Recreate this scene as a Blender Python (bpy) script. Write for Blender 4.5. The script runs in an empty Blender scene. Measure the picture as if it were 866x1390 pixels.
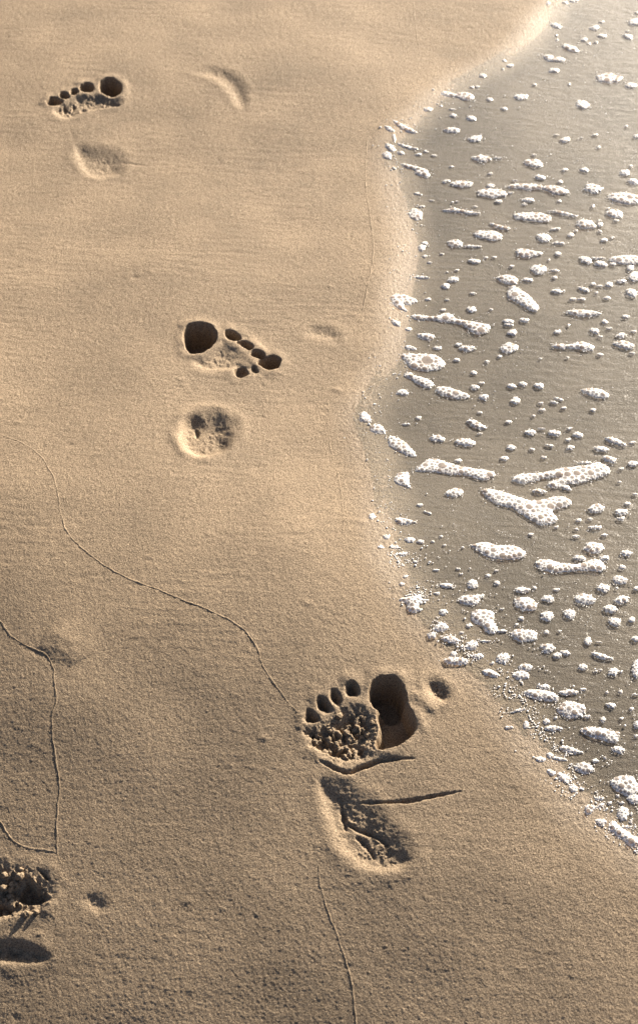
import bpy, math, random
import numpy as np

# ------------------------------------------------------------------ camera, sky, sun, exposure
C = bpy.context.scene.collection
SC = bpy.context.scene
H, PITCH, F = 1.2, math.radians(45), 2000.0        # eye height (m), tilt below the horizon, focal length in photo pixels
PW, PH = 866, 1390
SUN_EL, SUN_AZ = 22.0, 36.0                        # degrees; azimuth clockwise from the viewing direction (+y)

cam_d = bpy.data.cameras.new('camera')
cam = bpy.data.objects.new('camera', cam_d)
C.objects.link(cam)
cam.location = (0, 0, H)
cam.rotation_euler = (math.pi / 2 - PITCH, 0, 0)
cam_d.sensor_fit = 'VERTICAL'
cam_d.sensor_height = 36.0
cam_d.lens = F / PH * 36.0
cam_d.clip_start = 0.02
cam_d.clip_end = 3000
cam_d.dof.use_dof = True
cam_d.dof.focus_distance = 1.62
cam_d.dof.aperture_fstop = 10
SC.camera = cam

W = bpy.data.worlds.new('World')
SC.world = W
W.use_nodes = True
wn = W.node_tree
bg = wn.nodes['Background']
sky = wn.nodes.new('ShaderNodeTexSky')
sky.sky_type = 'NISHITA'
sky.sun_disc = False
sky.sun_elevation = math.radians(SUN_EL)
sky.sun_rotation = math.radians(SUN_AZ)
sky.air_density = 0.5
sky.dust_density = 3.0
wn.links.new(sky.outputs[0], bg.inputs[0])
bg.inputs[1].default_value = 0.05

sun_d = bpy.data.lights.new('sun', 'SUN')
sun_d.energy = 5.0
sun_d.angle = math.radians(0.5)
sun_d.color = (1.0, 0.89, 0.74)
sun = bpy.data.objects.new('sun', sun_d)
C.objects.link(sun)
sun.rotation_euler = (math.radians(90 - SUN_EL), 0, math.radians(180 - SUN_AZ))
sun.location = (1, 2, 3)

SC.view_settings.view_transform = 'Standard'
SC.view_settings.look = 'None'
SC.view_settings.gamma = 1.0
SC.view_settings.exposure = 1.55
SC.view_settings.use_curve_mapping = False
SC.cycles.max_bounces = 8
SC.cycles.transparent_max_bounces = 12
SC.cycles.caustics_reflective = False
SC.cycles.caustics_refractive = False

rng = np.random.default_rng(7)
random.seed(7)

# ------------------------------------------------------------------ numeric helpers
def hash2(ix, iy, seed):
    h = (ix.astype(np.int64) * 374761393 + iy.astype(np.int64) * 668265263 + seed * 974711) & 0x7fffffff
    h = ((h ^ (h >> 13)) * 1274126177) & 0x7fffffff
    h = (h ^ (h >> 16)) & 0xffff
    return h.astype(np.float32) / 65535.0 * 6.2831853

def noise(x, y, seed=0):
    """gradient noise, about -0.7..0.7"""
    ix = np.floor(x); iy = np.floor(y)
    fx = (x - ix).astype(np.float32); fy = (y - iy).astype(np.float32)
    def g(dx, dy):
        a = hash2(ix + dx, iy + dy, seed)
        return np.cos(a) * (fx - dx) + np.sin(a) * (fy - dy)
    u = fx * fx * fx * (fx * (fx * 6 - 15) + 10); v = fy * fy * fy * (fy * (fy * 6 - 15) + 10)
    a = g(0, 0); b = g(1, 0); c = g(0, 1); d = g(1, 1)
    return (a + (b - a) * u) * (1 - v) + (c + (d - c) * u) * v

def sstep(a, b, x):
    t = np.clip((x - a) / (b - a), 0, 1)
    return t * t * (3 - 2 * t)

def chaikin(p, n=3, closed=True):
    p = np.asarray(p, float)
    for _ in range(n):
        if closed:
            q = np.roll(p, -1, 0)
            p = np.stack([p * .75 + q * .25, p * .25 + q * .75], 1).reshape(-1, 2)
        else:
            a, b = p[:-1], p[1:]
            m = np.stack([a * .75 + b * .25, a * .25 + b * .75], 1).reshape(-1, 2)
            p = np.vstack([p[:1], m, p[-1:]])
    return p

def seg_dist(p, X, Y, closed):
    """distance to the polyline p, and the position along it (0..1)"""
    best = np.full(X.shape, 1e9, np.float32); along = np.zeros(X.shape, np.float32)
    q = np.roll(p, -1, 0) if closed else p[1:]
    n = len(q)
    for k in range(n):
        ax, ay = p[k]; bx, by = q[k]
        dx, dy = bx - ax, by - ay
        L = dx * dx + dy * dy + 1e-12
        t = np.clip(((X - ax) * dx + (Y - ay) * dy) / L, 0, 1)
        d = (X - ax - t * dx) ** 2 + (Y - ay - t * dy) ** 2
        m = d < best
        best = np.where(m, d, best); along = np.where(m, (k + t) / n, along)
    return np.sqrt(best), along

def sdf(p, X, Y):
    """signed distance to a closed polygon, positive inside"""
    d, _ = seg_dist(p, X, Y, True)
    ins = np.zeros(X.shape, bool)
    q = np.roll(p, -1, 0)
    for (ax, ay), (bx, by) in zip(p, q):
        if ay == by: continue
        c = ((ay > Y) != (by > Y)) & (X < (bx - ax) * (Y - ay) / (by - ay) + ax)
        ins ^= c
    return np.where(ins, d, -d)

# ------------------------------------------------------------------ the lie of the beach
def zbase(x, y):
    """broad lie of the sand, slopes shaped for its light and dark zones, without prints and grain"""
    x = np.asarray(x, float); y = np.asarray(y, float)
    q = 0.50 * x + 0.87 * y
    near = -0.255 * 0.09 * np.log1p(np.exp(np.clip((0.80 - q) / 0.09, -60, 60)))  # invented foreground slope, tilted away from the sun to darken the near sand
    near = np.maximum(near, -0.20)
    far = np.minimum(0.034 * 0.12 * np.log1p(np.exp(np.clip((q - 1.22) / 0.12, -60, 60))), 0.05)  # added rise away from the viewer, shaped to dim the far sand
    far = far * (1 - sstep(-.05, .72, x))  # rise fades out seaward so the water keeps its sheen
    hump = 0.014 * np.exp(-(((x + 0.02) / 0.26) ** 2 + ((y - 1.10) / 0.20) ** 2))  # swell shaped so the middle sand catches more sun
    return near * np.exp(-np.maximum(0.3 - y, 0) * 2) * np.exp(-np.maximum(np.abs(x) - 1.0, 0)) + hump + far

CP, SP = math.cos(PITCH), math.sin(PITCH)
def P(px, py):
    """ground point seen at a pixel of the photograph"""
    px = np.asarray(px, float); py = np.asarray(py, float)
    u = (px - PW / 2) / F; v = (PH / 2 - py) / F
    dy = CP + v * SP; dz = -SP + v * CP
    z = np.zeros_like(u)
    for _ in range(12):
        t = (z - H) / dz
        z = zbase(u * t, dy * t)
    t = (z - H) / dz
    return np.stack([u * t, dy * t], -1)

def pix_scale(y):
    """photo pixels per metre across the view at ground distance y"""
    return F / (y * CP + H * SP)

def tile(ox, oy, s, pts):
    p = np.asarray(pts, float)
    return P(ox + p[:, 0] / s, oy + p[:, 1] / s)

SHORE_PX = [(1500, -420), (900, -130), (800, -40), (755, 5), (730, 40), (700, 68), (655, 95), (610, 120), (575, 150), (550, 178), (534, 200),
            (530, 225), (540, 255), (551, 290), (556, 330), (552, 370), (546, 410), (541, 450), (534, 485), (520, 512), (500, 545),
            (490, 568), (503, 600), (516, 640), (522, 690), (530, 740), (546, 785), (570, 820), (598, 852), (630, 885), (668, 920),
            (705, 968), (738, 1020), (775, 1072), (820, 1115), (866, 1150), (960, 1215), (1200, 1330), (2200, 1700)]
SHORE = P([p[0] for p in SHORE_PX], [p[1] for p in SHORE_PX])
SHORE = chaikin(SHORE, 2, closed=False)
SEA_SIDE = np.vstack([SHORE, [[40, 0.2], [40, 60], [6, 60]]])

# ------------------------------------------------------------------ materials
def mat(name):
    m = bpy.data.materials.new(name)
    m.use_nodes = True
    nt = m.node_tree
    nt.nodes.clear()
    out = nt.nodes.new('ShaderNodeOutputMaterial')
    def N(t, **kw):
        n = nt.nodes.new(t)
        for k, v in kw.items():
            if k.startswith('i_'):
                n.inputs[k[2:].replace('_', ' ')].default_value = v
            else:
                setattr(n, k, v)
        return n
    return m, nt, N, out

def sand_material():
    m, nt, N, out = mat('sand')
    L = nt.links.new
    geo = N('ShaderNodeNewGeometry')
    shore = N('ShaderNodeAttribute', attribute_name='shore')
    # wet sand close to the water keeps a darker, greyer colour
    wob = N('ShaderNodeTexNoise', i_Scale=22.0, i_Detail=4.0)
    L(geo.outputs['Position'], wob.inputs['Vector'])
    wa = N('ShaderNodeMath', operation='MULTIPLY_ADD'); wa.inputs[1].default_value = 0.03; wa.inputs[2].default_value = -0.015
    L(wob.outputs['Fac'], wa.inputs[0])
    sm = N('ShaderNodeMath', operation='ADD')
    L(shore.outputs['Fac'], sm.inputs[0]); L(wa.outputs[0], sm.inputs[1])
    wet = N('ShaderNodeMapRange', interpolation_type='SMOOTHSTEP')
    wet.inputs['From Min'].default_value = 0.012; wet.inputs['From Max'].default_value = -0.050
    L(sm.outputs[0], wet.inputs['Value'])
    gloss = N('ShaderNodeMapRange', interpolation_type='SMOOTHSTEP')
    gloss.inputs['From Min'].default_value = 0.05; gloss.inputs['From Max'].default_value = 0.0
    L(sm.outputs[0], gloss.inputs['Value'])
    # grain colour
    gr = N('ShaderNodeTexNoise', i_Scale=760.0, i_Detail=4.0, i_Roughness=0.8)
    L(geo.outputs['Position'], gr.inputs['Vector'])
    ramp = N('ShaderNodeValToRGB')
    ramp.color_ramp.elements[0].position = 0.40; ramp.color_ramp.elements[0].color = (0.108, 0.074, 0.043, 1)
    ramp.color_ramp.elements[1].position = 0.62; ramp.color_ramp.elements[1].color = (0.430, 0.325, 0.212, 1)
    L(gr.outputs['Fac'], ramp.inputs['Fac'])
    pt = N('ShaderNodeTexNoise', i_Scale=9.0, i_Detail=5.0, i_Roughness=0.6)
    L(geo.outputs['Position'], pt.inputs['Vector'])
    pr = N('ShaderNodeMapRange'); pr.inputs['To Min'].default_value = 0.84; pr.inputs['To Max'].default_value = 1.14
    pr.inputs['From Min'].default_value = 0.3; pr.inputs['From Max'].default_value = 0.7
    L(pt.outputs['Fac'], pr.inputs['Value'])
    mul = N('ShaderNodeMix', data_type='RGBA', blend_type='MULTIPLY'); mul.inputs['Factor'].default_value = 1
    L(ramp.outputs['Color'], mul.inputs['A']); L(pr.outputs[0], mul.inputs['B'])
    rampw = N('ShaderNodeValToRGB')
    rampw.color_ramp.elements[0].position = 0.28; rampw.color_ramp.elements[0].color = (0.092, 0.074, 0.054, 1)
    rampw.color_ramp.elements[1].position = 0.72; rampw.color_ramp.elements[1].color = (0.200, 0.164, 0.125, 1)
    L(gr.outputs['Fac'], rampw.inputs['Fac'])
    pw = N('ShaderNodeTexNoise', i_Scale=7.0, i_Detail=3.0); L(geo.outputs['Position'], pw.inputs['Vector'])
    pwr = N('ShaderNodeMapRange'); pwr.inputs['From Min'].default_value = 0.32; pwr.inputs['From Max'].default_value = 0.68
    pwr.inputs['To Min'].default_value = 0.78; pwr.inputs['To Max'].default_value = 1.2; L(pw.outputs['Fac'], pwr.inputs['Value'])
    mulw = N('ShaderNodeMix', data_type='RGBA', blend_type='MULTIPLY'); mulw.inputs['Factor'].default_value = 1
    L(rampw.outputs['Color'], mulw.inputs['A']); L(pwr.outputs[0], mulw.inputs['B'])
    col = N('ShaderNodeMix', data_type='RGBA')
    L(wet.outputs[0], col.inputs['Factor']); L(mul.outputs['Result'], col.inputs['A']); L(mulw.outputs['Result'], col.inputs['B'])
    # grain relief: coarse and fine
    b1 = N('ShaderNodeTexNoise', i_Scale=820.0, i_Detail=3.0, i_Roughness=0.7)
    L(geo.outputs['Position'], b1.inputs['Vector'])
    bump1 = N('ShaderNodeBump', i_Strength=0.75, i_Distance=0.0011)
    L(b1.outputs['Fac'], bump1.inputs['Height'])
    bs = N('ShaderNodeBsdfPrincipled')
    L(col.outputs['Result'], bs.inputs['Base Color'])
    ro = N('ShaderNodeMapRange'); ro.inputs['To Min'].default_value = 0.75; ro.inputs['To Max'].default_value = 0.5
    L(gloss.outputs[0], ro.inputs['Value']); L(ro.outputs[0], bs.inputs['Roughness'])
    sp = N('ShaderNodeMapRange'); sp.inputs['To Min'].default_value = 0.30; sp.inputs['To Max'].default_value = 0.36
    L(gloss.outputs[0], sp.inputs['Value']); dry = N('ShaderNodeMath', operation='MULTIPLY_ADD'); dry.inputs[1].default_value = -0.70; dry.inputs[2].default_value = 1.0; L(wet.outputs[0], dry.inputs[0])
    spd = N('ShaderNodeMath', operation='MULTIPLY'); L(sp.outputs[0], spd.inputs[0]); L(dry.outputs[0], spd.inputs[1])
    L(spd.outputs[0], bs.inputs['Specular IOR Level'])
    L(bump1.outputs['Normal'], bs.inputs['Normal'])
    L(bs.outputs[0], out.inputs['Surface'])
    return m

def water_material():
    m, nt, N, out = mat('water')
    L = nt.links.new
    geo = N('ShaderNodeNewGeometry')
    mp = N('ShaderNodeMapping'); mp.inputs['Scale'].default_value = (1.0, 3.2, 1.0); mp.inputs['Rotation'].default_value = (0, 0, 0.12)
    L(geo.outputs['Position'], mp.inputs['Vector'])
    n1 = N('ShaderNodeTexNoise', i_Scale=42.0, i_Detail=4.0, i_Roughness=0.6, i_Distortion=0.6)
    L(mp.outputs[0], n1.inputs['Vector'])
    n2 = N('ShaderNodeTexNoise', i_Scale=420.0, i_Detail=2.0)
    L(geo.outputs['Position'], n2.inputs['Vector'])
    b1 = N('ShaderNodeBump', i_Strength=0.6, i_Distance=0.003); L(n1.outputs['Fac'], b1.inputs['Height'])
    b2 = N('ShaderNodeBump', i_Strength=0.7, i_Distance=0.0007); L(n2.outputs['Fac'], b2.inputs['Height']); L(b1.outputs['Normal'], b2.inputs['Normal'])
    dt = N('ShaderNodeVectorMath', operation='DOT_PRODUCT')
    L(geo.outputs['Incoming'], dt.inputs[0]); L(b2.outputs['Normal'], dt.inputs[1])
    ab = N('ShaderNodeMath', operation='ABSOLUTE'); L(dt.outputs['Value'], ab.inputs[0])
    om = N('ShaderNodeMath', operation='SUBTRACT', use_clamp=True); om.inputs[0].default_value = 1.0; L(ab.outputs[0], om.inputs[1])
    p5 = N('ShaderNodeMath', operation='POWER'); L(om.outputs[0], p5.inputs[0]); p5.inputs[1].default_value = 5.0
    fr = N('ShaderNodeMath', operation='MULTIPLY_ADD'); L(p5.outputs[0], fr.inputs[0]); fr.inputs[1].default_value = 0.97; fr.inputs[2].default_value = 0.022
    tr = N('ShaderNodeBsdfTransparent'); tr.inputs['Color'].default_value = (0.93, 0.94, 0.93, 1)
    gl = N('ShaderNodeBsdfGlossy', i_Roughness=0.26); L(b2.outputs['Normal'], gl.inputs['Normal'])
    mx = N('ShaderNodeMixShader')
    L(fr.outputs[0], mx.inputs[0]); L(tr.outputs[0], mx.inputs[1]); L(gl.outputs[0], mx.inputs[2])
    L(mx.outputs[0], out.inputs['Surface'])
    return m

def foam_material():
    m, nt, N, out = mat('foam')
    L = nt.links.new
    wall = N('ShaderNodeAttribute', attribute_name='wall')
    white = N('ShaderNodeBsdfPrincipled')
    white.inputs['Base Color'].default_value = (0.97, 0.94, 0.89, 1)
    white.inputs['Roughness'].default_value = 0.3
    tl = N('ShaderNodeBsdfTranslucent'); tl.inputs['Color'].default_value = (0.9, 0.86, 0.81, 1)
    mw = N('ShaderNodeMixShader'); mw.inputs[0].default_value = 0.08
    L(white.outputs[0], mw.inputs[1]); L(tl.outputs[0], mw.inputs[2])
    film_t = N('ShaderNodeBsdfTransparent'); film_t.inputs['Color'].default_value = (0.95, 0.90, 0.86, 1)
    film_g = N('ShaderNodeBsdfGlossy', i_Roughness=0.12)
    mf = N('ShaderNodeMixShader'); mf.inputs[0].default_value = 0.14
    L(film_t.outputs[0], mf.inputs[1]); L(film_g.outputs[0], mf.inputs[2])
    mf2 = N('ShaderNodeMixShader'); mf2.inputs[0].default_value = 0.27
    L(mf.outputs[0], mf2.inputs[1]); L(mw.outputs[0], mf2.inputs[2])
    mx = N('ShaderNodeMixShader')
    L(wall.outputs['Fac'], mx.inputs[0]); L(mf2.outputs[0], mx.inputs[1]); L(mw.outputs[0], mx.inputs[2])
    L(mx.outputs[0], out.inputs['Surface'])
    return m

def bubble_material():
    m, nt, N, out = mat('bubble_film')
    L = nt.links.new
    geo = N('ShaderNodeNewGeometry')
    dt = N('ShaderNodeVectorMath', operation='DOT_PRODUCT')
    L(geo.outputs['Incoming'], dt.inputs[0]); L(geo.outputs['Normal'], dt.inputs[1])
    ab = N('ShaderNodeMath', operation='ABSOLUTE'); L(dt.outputs['Value'], ab.inputs[0])
    om = N('ShaderNodeMath', operation='SUBTRACT', use_clamp=True); om.inputs[0].default_value = 1.0; L(ab.outputs[0], om.inputs[1])
    p5 = N('ShaderNodeMath', operation='POWER'); L(om.outputs[0], p5.inputs[0]); p5.inputs[1].default_value = 5.0
    fr = N('ShaderNodeMath', operation='MULTIPLY_ADD'); L(p5.outputs[0], fr.inputs[0]); fr.inputs[1].default_value = 0.97; fr.inputs[2].default_value = 0.04
    tr = N('ShaderNodeBsdfTransparent'); tr.inputs['Color'].default_value = (0.96, 0.91, 0.87, 1)
    gl = N('ShaderNodeBsdfGlossy', i_Roughness=0.05)
    mx = N('ShaderNodeMixShader')
    L(fr.outputs[0], mx.inputs[0]); L(tr.outputs[0], mx.inputs[1]); L(gl.outputs[0], mx.inputs[2])
    L(mx.outputs[0], out.inputs['Surface'])
    return m

M_SAND, M_WATER, M_FOAM, M_FILM = sand_material(), water_material(), foam_material(), bubble_material()

# ------------------------------------------------------------------ object helpers
def mesh_np(name, co, quads, material, attrs=None, normals=None, smooth=True):
    me = bpy.data.meshes.new(name)
    nv, nf = len(co), len(quads)
    k = quads.shape[1]
    me.vertices.add(nv)
    me.vertices.foreach_set('co', np.ascontiguousarray(co, np.float32).ravel())
    me.loops.add(nf * k)
    me.loops.foreach_set('vertex_index', np.ascontiguousarray(quads, np.int32).ravel())
    me.polygons.add(nf)
    me.polygons.foreach_set('loop_start', np.arange(0, nf * k, k, dtype=np.int32))
    me.polygons.foreach_set('use_smooth', np.full(nf, smooth))
    me.update(calc_edges=True)
    for an, av in (attrs or {}).items():
        a = me.attributes.new(an, 'FLOAT', 'POINT')
        a.data.foreach_set('value', np.ascontiguousarray(av, np.float32))
    if normals is not None:
        me.normals_split_custom_set_from_vertices(normals)
    me.materials.append(material)
    return me

def link(name, me, parent=None, loc=None):
    o = bpy.data.objects.new(name, me)
    C.objects.link(o)
    if parent is not None: o.parent = parent
    if loc is not None: o.location = loc
    return o

def tag(o, label=None, cat=None, group=None, kind=None):
    if label: o['label'] = label
    if cat: o['category'] = cat
    if group: o['group'] = group
    if kind: o['kind'] = kind
    return o

# ------------------------------------------------------------------ footprints: outlines of each pressed part
# (part name, outline, depth in m, width of the sloping wall, crumble amplitude)
FP = {}
FP['near'] = dict(o=(370, 880, 2.887), parts=[
    ('heel_print', [(172, 505), (235, 500), (320, 530), (410, 600), (480, 690), (575, 800), (535, 875), (410, 895), (315, 860), (245, 785), (205, 680), (170, 560)], .0046, .012, .0009),
    ('ball_print', [(112, 335), (125, 295), (200, 285), (245, 245), (300, 212), (370, 228), (420, 275), (425, 330), (410, 400), (400, 430), (310, 470), (210, 445), (148, 392)], .0060, .011, .0052),
    ('inner_ball_print', [(405, 262), (415, 225), (470, 215), (524, 205), (552, 268), (566, 310), (535, 355), (490, 388), (430, 402), (392, 388), (425, 330)], .0260, .006, .0006),
    ('big_toe_print', [(374, 190), (385, 140), (420, 112), (470, 106), (507, 130), (517, 170), (527, 210), (515, 250), (470, 272), (430, 252), (395, 225)], .0400, .005, .0004),
    ('toe_print', [(281, 168), (288, 130), (320, 124), (345, 170), (332, 197), (290, 192)], .0115, .006, .0005),
    ('toe_print', [(220, 188), (228, 156), (258, 162), (273, 212), (262, 238), (235, 222)], .0115, .006, .0005),
    ('toe_print', [(166, 218), (178, 185), (205, 192), (243, 240), (225, 260), (190, 252)], .0115, .006, .0005),
    ('toe_print', [(118, 268), (138, 236), (170, 248), (194, 287), (160, 302), (124, 298)], .0115, .006, .0005)])
FP['middle'] = dict(o=(210, 410, 4.124), parts=[
    ('ball_print', [(205, 330), (300, 285), (370, 235), (450, 265), (540, 325), (600, 395), (560, 415), (500, 400), (400, 392), (300, 395), (235, 380)], .0034, .012, .0007),
    ('heel_print', [(138, 712), (163, 648), (230, 606), (330, 598), (425, 622), (480, 680), (468, 755), (415, 815), (340, 846), (255, 864), (178, 838), (138, 780)], .0098, .0100, .00075),
    ('big_toe_print', [(162, 190), (178, 143), (240, 127), (310, 135), (353, 180), (348, 222), (312, 268), (250, 298), (198, 293), (167, 250)], .0380, .004, .0004),
    ('toe_print', [(388, 172), (430, 168), (472, 188), (492, 213), (450, 231), (403, 212)], .0170, .003, .0003),
    ('toe_print', [(453, 236), (490, 222), (532, 233), (559, 266), (530, 279), (488, 252)], .0160, .003, .0003),
    ('toe_print', [(532, 296), (565, 272), (602, 283), (622, 311), (602, 328), (558, 314)], .0160, .003, .0003),
    ('toe_print', [(566, 345), (618, 318), (660, 302), (710, 324), (704, 362), (660, 390), (606, 372)], .0190, .003, .0003),
    ('side_hollow', [(437, 392), (463, 355), (512, 365), (534, 402), (502, 424), (458, 426)], .0100, .005, .0005),
    ('side_hollow', [(528, 375), (558, 357), (594, 397), (550, 404)], .0060, .004, .0005)])
FP['far'] = dict(o=(40, 80, 2.706), parts=[
    ('ball_print', [(82, 188), (125, 160), (180, 140), (250, 132), (342, 146), (350, 180), (280, 184), (205, 198), (172, 222), (118, 226), (92, 207)], .0055, .010, .0016),
    ('heel_print', [(160, 330), (190, 308), (260, 316), (325, 330), (364, 358), (360, 398), (312, 425), (250, 435), (195, 414), (170, 370)], .0052, .0125, .00062),
    ('big_toe_print', [(255, 106), (273, 86), (310, 79), (341, 104), (341, 131), (310, 148), (267, 137)], .0320, .004, .0004),
    ('toe_print', [(182, 111), (203, 96), (237, 100), (241, 123), (215, 135), (188, 127)], .0170, .003, .0003),
    ('toe_print', [(148, 126), (170, 114), (188, 125), (176, 140), (153, 139)], .0140, .003, .0003),
    ('toe_print', [(107, 136), (130, 126), (153, 140), (146, 152), (118, 152)], .0140, .003, .0003),
    ('toe_print', [(62, 161), (84, 141), (112, 150), (134, 160), (105, 175), (73, 178)], .0170, .003, .0003),
    ('side_hollow', [(112, 184), (126, 168), (146, 178), (152, 190), (130, 202)], .0095, .005, .0005),
    ('side_hollow', [(150, 176), (160, 164), (176, 172), (172, 186), (156, 190)], .0090, .004, .0005)])
FP['faint'] = dict(o=(40, 80, 2.706), parts=[
    ('sole_print', [(570, 52), (650, 35), (720, 38), (775, 75), (808, 130), (805, 185), (760, 178), (735, 130), (690, 85), (640, 66)], .0038, .015, .00062)])
FP['crumbled'] = dict(o=(0, 1080, 4.33), parts=[
    ('sole_print', [(-260, 380), (-100, 360), (10, 385), (60, 420), (150, 420), (215, 425), (330, 525), (310, 640), (240, 690), (130, 715), (30, 730), (-120, 760), (-270, 640)], .0070, .020, .0070),
    ('toe_print', [(70, 592), (125, 530), (168, 465), (235, 525), (305, 590), (288, 640), (200, 668), (118, 648)], .0180, .007, .0020),
    ('toe_print', [(215, 428), (262, 440), (325, 522), (305, 535), (262, 490)], .0100, .005, .0010),
    ('toe_print', [(-60, 610), (20, 600), (70, 635), (140, 695), (60, 715), (-60, 735)], .0150, .006, .0020)])
FP['lower'] = dict(o=(0, 1080, 4.33), parts=[
    ('sole_print', [(-190, 862), (-30, 848), (110, 860), (200, 890), (310, 955), (240, 1000), (60, 985), (-150, 1000)], .0070, .014, .0022)])
FP['dent'] = dict(o=(370, 880, 2.887), parts=[
    ('pressed_hollow', [(585, 150), (610, 118), (655, 118), (695, 160), (698, 200), (660, 216), (625, 195)], .0050, .009, .0016)])
FP['smudge'] = dict(o=(370, 380, 2.887), parts=[
    ('pressed_hollow', [(110, 205), (160, 180), (230, 190), (275, 225), (260, 262), (200, 240), (150, 232)], .0026, .012, .00062)])
FP['pockmark'] = dict(o=(0, 1080, 4.33), parts=[
    ('pressed_hollow', [(470, 620), (530, 570), (610, 590), (640, 650), (600, 700), (540, 680)], .0020, .012, .0007)])

# creases and raised lips in and beside the near footprint: (pixel line, half width m, height m)
CREASE = [
    (tile(370, 880, 2.887, [(180, 440), (250, 478), (300, 494), (340, 474), (400, 448), (470, 436), (560, 434)]), .0021, -.0052),
    (tile(370, 880, 2.887, [(340, 606), (430, 610), (520, 604), (620, 586), (740, 562)]), 0.0015, -.0038),
    (tile(370, 880, 2.887, [(262, 575), (276, 640), (288, 715)]), .0020, -.0042),
    (tile(370, 880, 2.887, [(290, 685), (345, 715), (400, 730), (460, 780)]), .0022, -.0050),
    (tile(370, 880, 2.887, [(325, 735), (370, 770), (400, 830)]), .0022, -.0040),
    (tile(370, 880, 2.887, [(550, 170), (590, 215), (650, 245)]), .0075, .0022),
    (tile(210, 410, 4.124, [(225, 685), (238, 705), (232, 730)]), .0024, -.0040),
    (tile(40, 80, 2.706, [(150, 250), (165, 300), (178, 330), (186, 355)]), .0040, -.0006),
    (tile(40, 80, 2.706, [(345, 376), (385, 380), (440, 388)]), .0018, -.0012),
    (tile(0, 843, 1.0, [(60, 20), (95, 30), (110, 55)]), .0220, .0026),
    (tile(0, 843, 1.0, [(30, 36), (62, 46), (72, 62)]), .0050, -.0007),
]

# ------------------------------------------------------------------ the sand: one sheet of real relief
def lines(lo, hi, step, far):
    a = [lo]; s = step
    while a[-1] > -far:
        s *= 1.35; a.append(a[-1] - s)
    b = [hi]; s = step
    while b[-1] < far:
        s *= 1.35; b.append(b[-1] + s)
    return a[:0:-1], b[1:]

xs_mid = np.arange(-0.66, 0.66, 0.00088)
la, lb = lines(xs_mid[0], xs_mid[-1], 0.00088, 60)
XS = np.concatenate([la, xs_mid, lb])
ys_mid = P(np.full(1290, 433.0), np.linspace(1440, -45, 1290))[:, 1]
la, _ = lines(ys_mid[0], 1, ys_mid[1] - ys_mid[0], 8)
_, lb = lines(0, ys_mid[-1], ys_mid[-1] - ys_mid[-2], 120)
YS = np.concatenate([la, ys_mid, lb])
NX, NY = len(XS), len(YS)
X, Y = np.meshgrid(XS, YS)
X = X.astype(np.float32); Y = Y.astype(np.float32)

d_shore, _ = seg_dist(SHORE, X, Y, False)
inside = sdf(SEA_SIDE, X, Y) > 0
SHD = np.where(inside, -d_shore, d_shore).astype(np.float32)        # + land, - sea

Z = zbase(X, Y).astype(np.float32)
land = sstep(-0.02, 0.05, SHD)
def bed(s):
    return np.where(s < 0, -0.0021 * (1 - np.exp(np.minimum(s, 0) / 0.075)), s * 0.006 * np.exp(-np.maximum(s, 0) / 0.10))
Z += bed(SHD)
fade = (np.exp(-np.maximum(np.abs(X) - 0.8, 0) * 2) * np.exp(-np.maximum(Y - 3.0, 0) * .7) * np.exp(-np.maximum(0.3 - Y, 0) * 2)).astype(np.float32)
# soft swells, sheet-wash streaks along the shore, small pits, grain
Z += 0.0075 * noise(X * 4.2 + 3, Y * 3.4, 1) * fade * land
Z += 0.0016 * noise(X * 11, Y * 13, 2) * fade * (0.15 + 0.85 * land)
wx = X + 0.01 * noise(X * 9, Y * 9, 30)
wy = Y + 0.10 * X
streak = 0.00034 * noise(wx * 17, wy * 120, 3) + 0.00020 * noise(wx * 45, wy * 290, 4)
Z += streak * fade * (0.25 + 0.75 * land) * (0.15 + 1.2 * sstep(-.25, .45, noise(X * 6, Y * 8, 9))) * (0.45 + .55 * sstep(.8, 1.2, Y))
Z += 0.00026 * noise(X * 110, Y * 110, 5) * fade * (0.4 + .6 * land)
Z += 0.00026 * noise(X * 260, Y * 260, 6) * fade * (0.45 + .55 * land)
Z += 0.00032 * noise(X * 560, Y * 500, 7) * fade * (0.5 + .5 * land)
# coarse wet grains pushed up along the water's edge
edge = np.exp(-((SHD - 0.012) / 0.022) ** 2)
Z += edge * fade * (0.0005 * np.maximum(noise(X * 190, Y * 190, 12), 0) + 0.0003 * noise(X * 330, Y * 330, 13))

# scattered little pits and crumbs
for k in range(170):
    px, py = rng.uniform(-10, 560), rng.uniform(0, 1390)
    if py > 820 and rng.random() < .75: continue
    c = P(px, py)
    r = rng.uniform(.0012, .0035); amp = rng.choice([-1, 1], p=[.45, .55]) * r * rng.uniform(.12, .3)
    i0, i1 = np.searchsorted(XS, [c[0] - 4 * r, c[0] + 4 * r]); j0, j1 = np.searchsorted(YS, [c[1] - 3 * r, c[1] + 3 * r])
    sl = np.s_[j0:j1, i0:i1]
    Z[sl] += amp * np.exp(-(((X[sl] - c[0]) / (1.6 * r)) ** 2 + ((Y[sl] - c[1]) / r) ** 2)) * land[sl]

def window(p, m):
    i0, i1 = np.searchsorted(XS, [p[:, 0].min() - m, p[:, 0].max() + m])
    j0, j1 = np.searchsorted(YS, [p[:, 1].min() - m, p[:, 1].max() + m])
    return np.s_[j0:j1, i0:i1]

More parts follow.
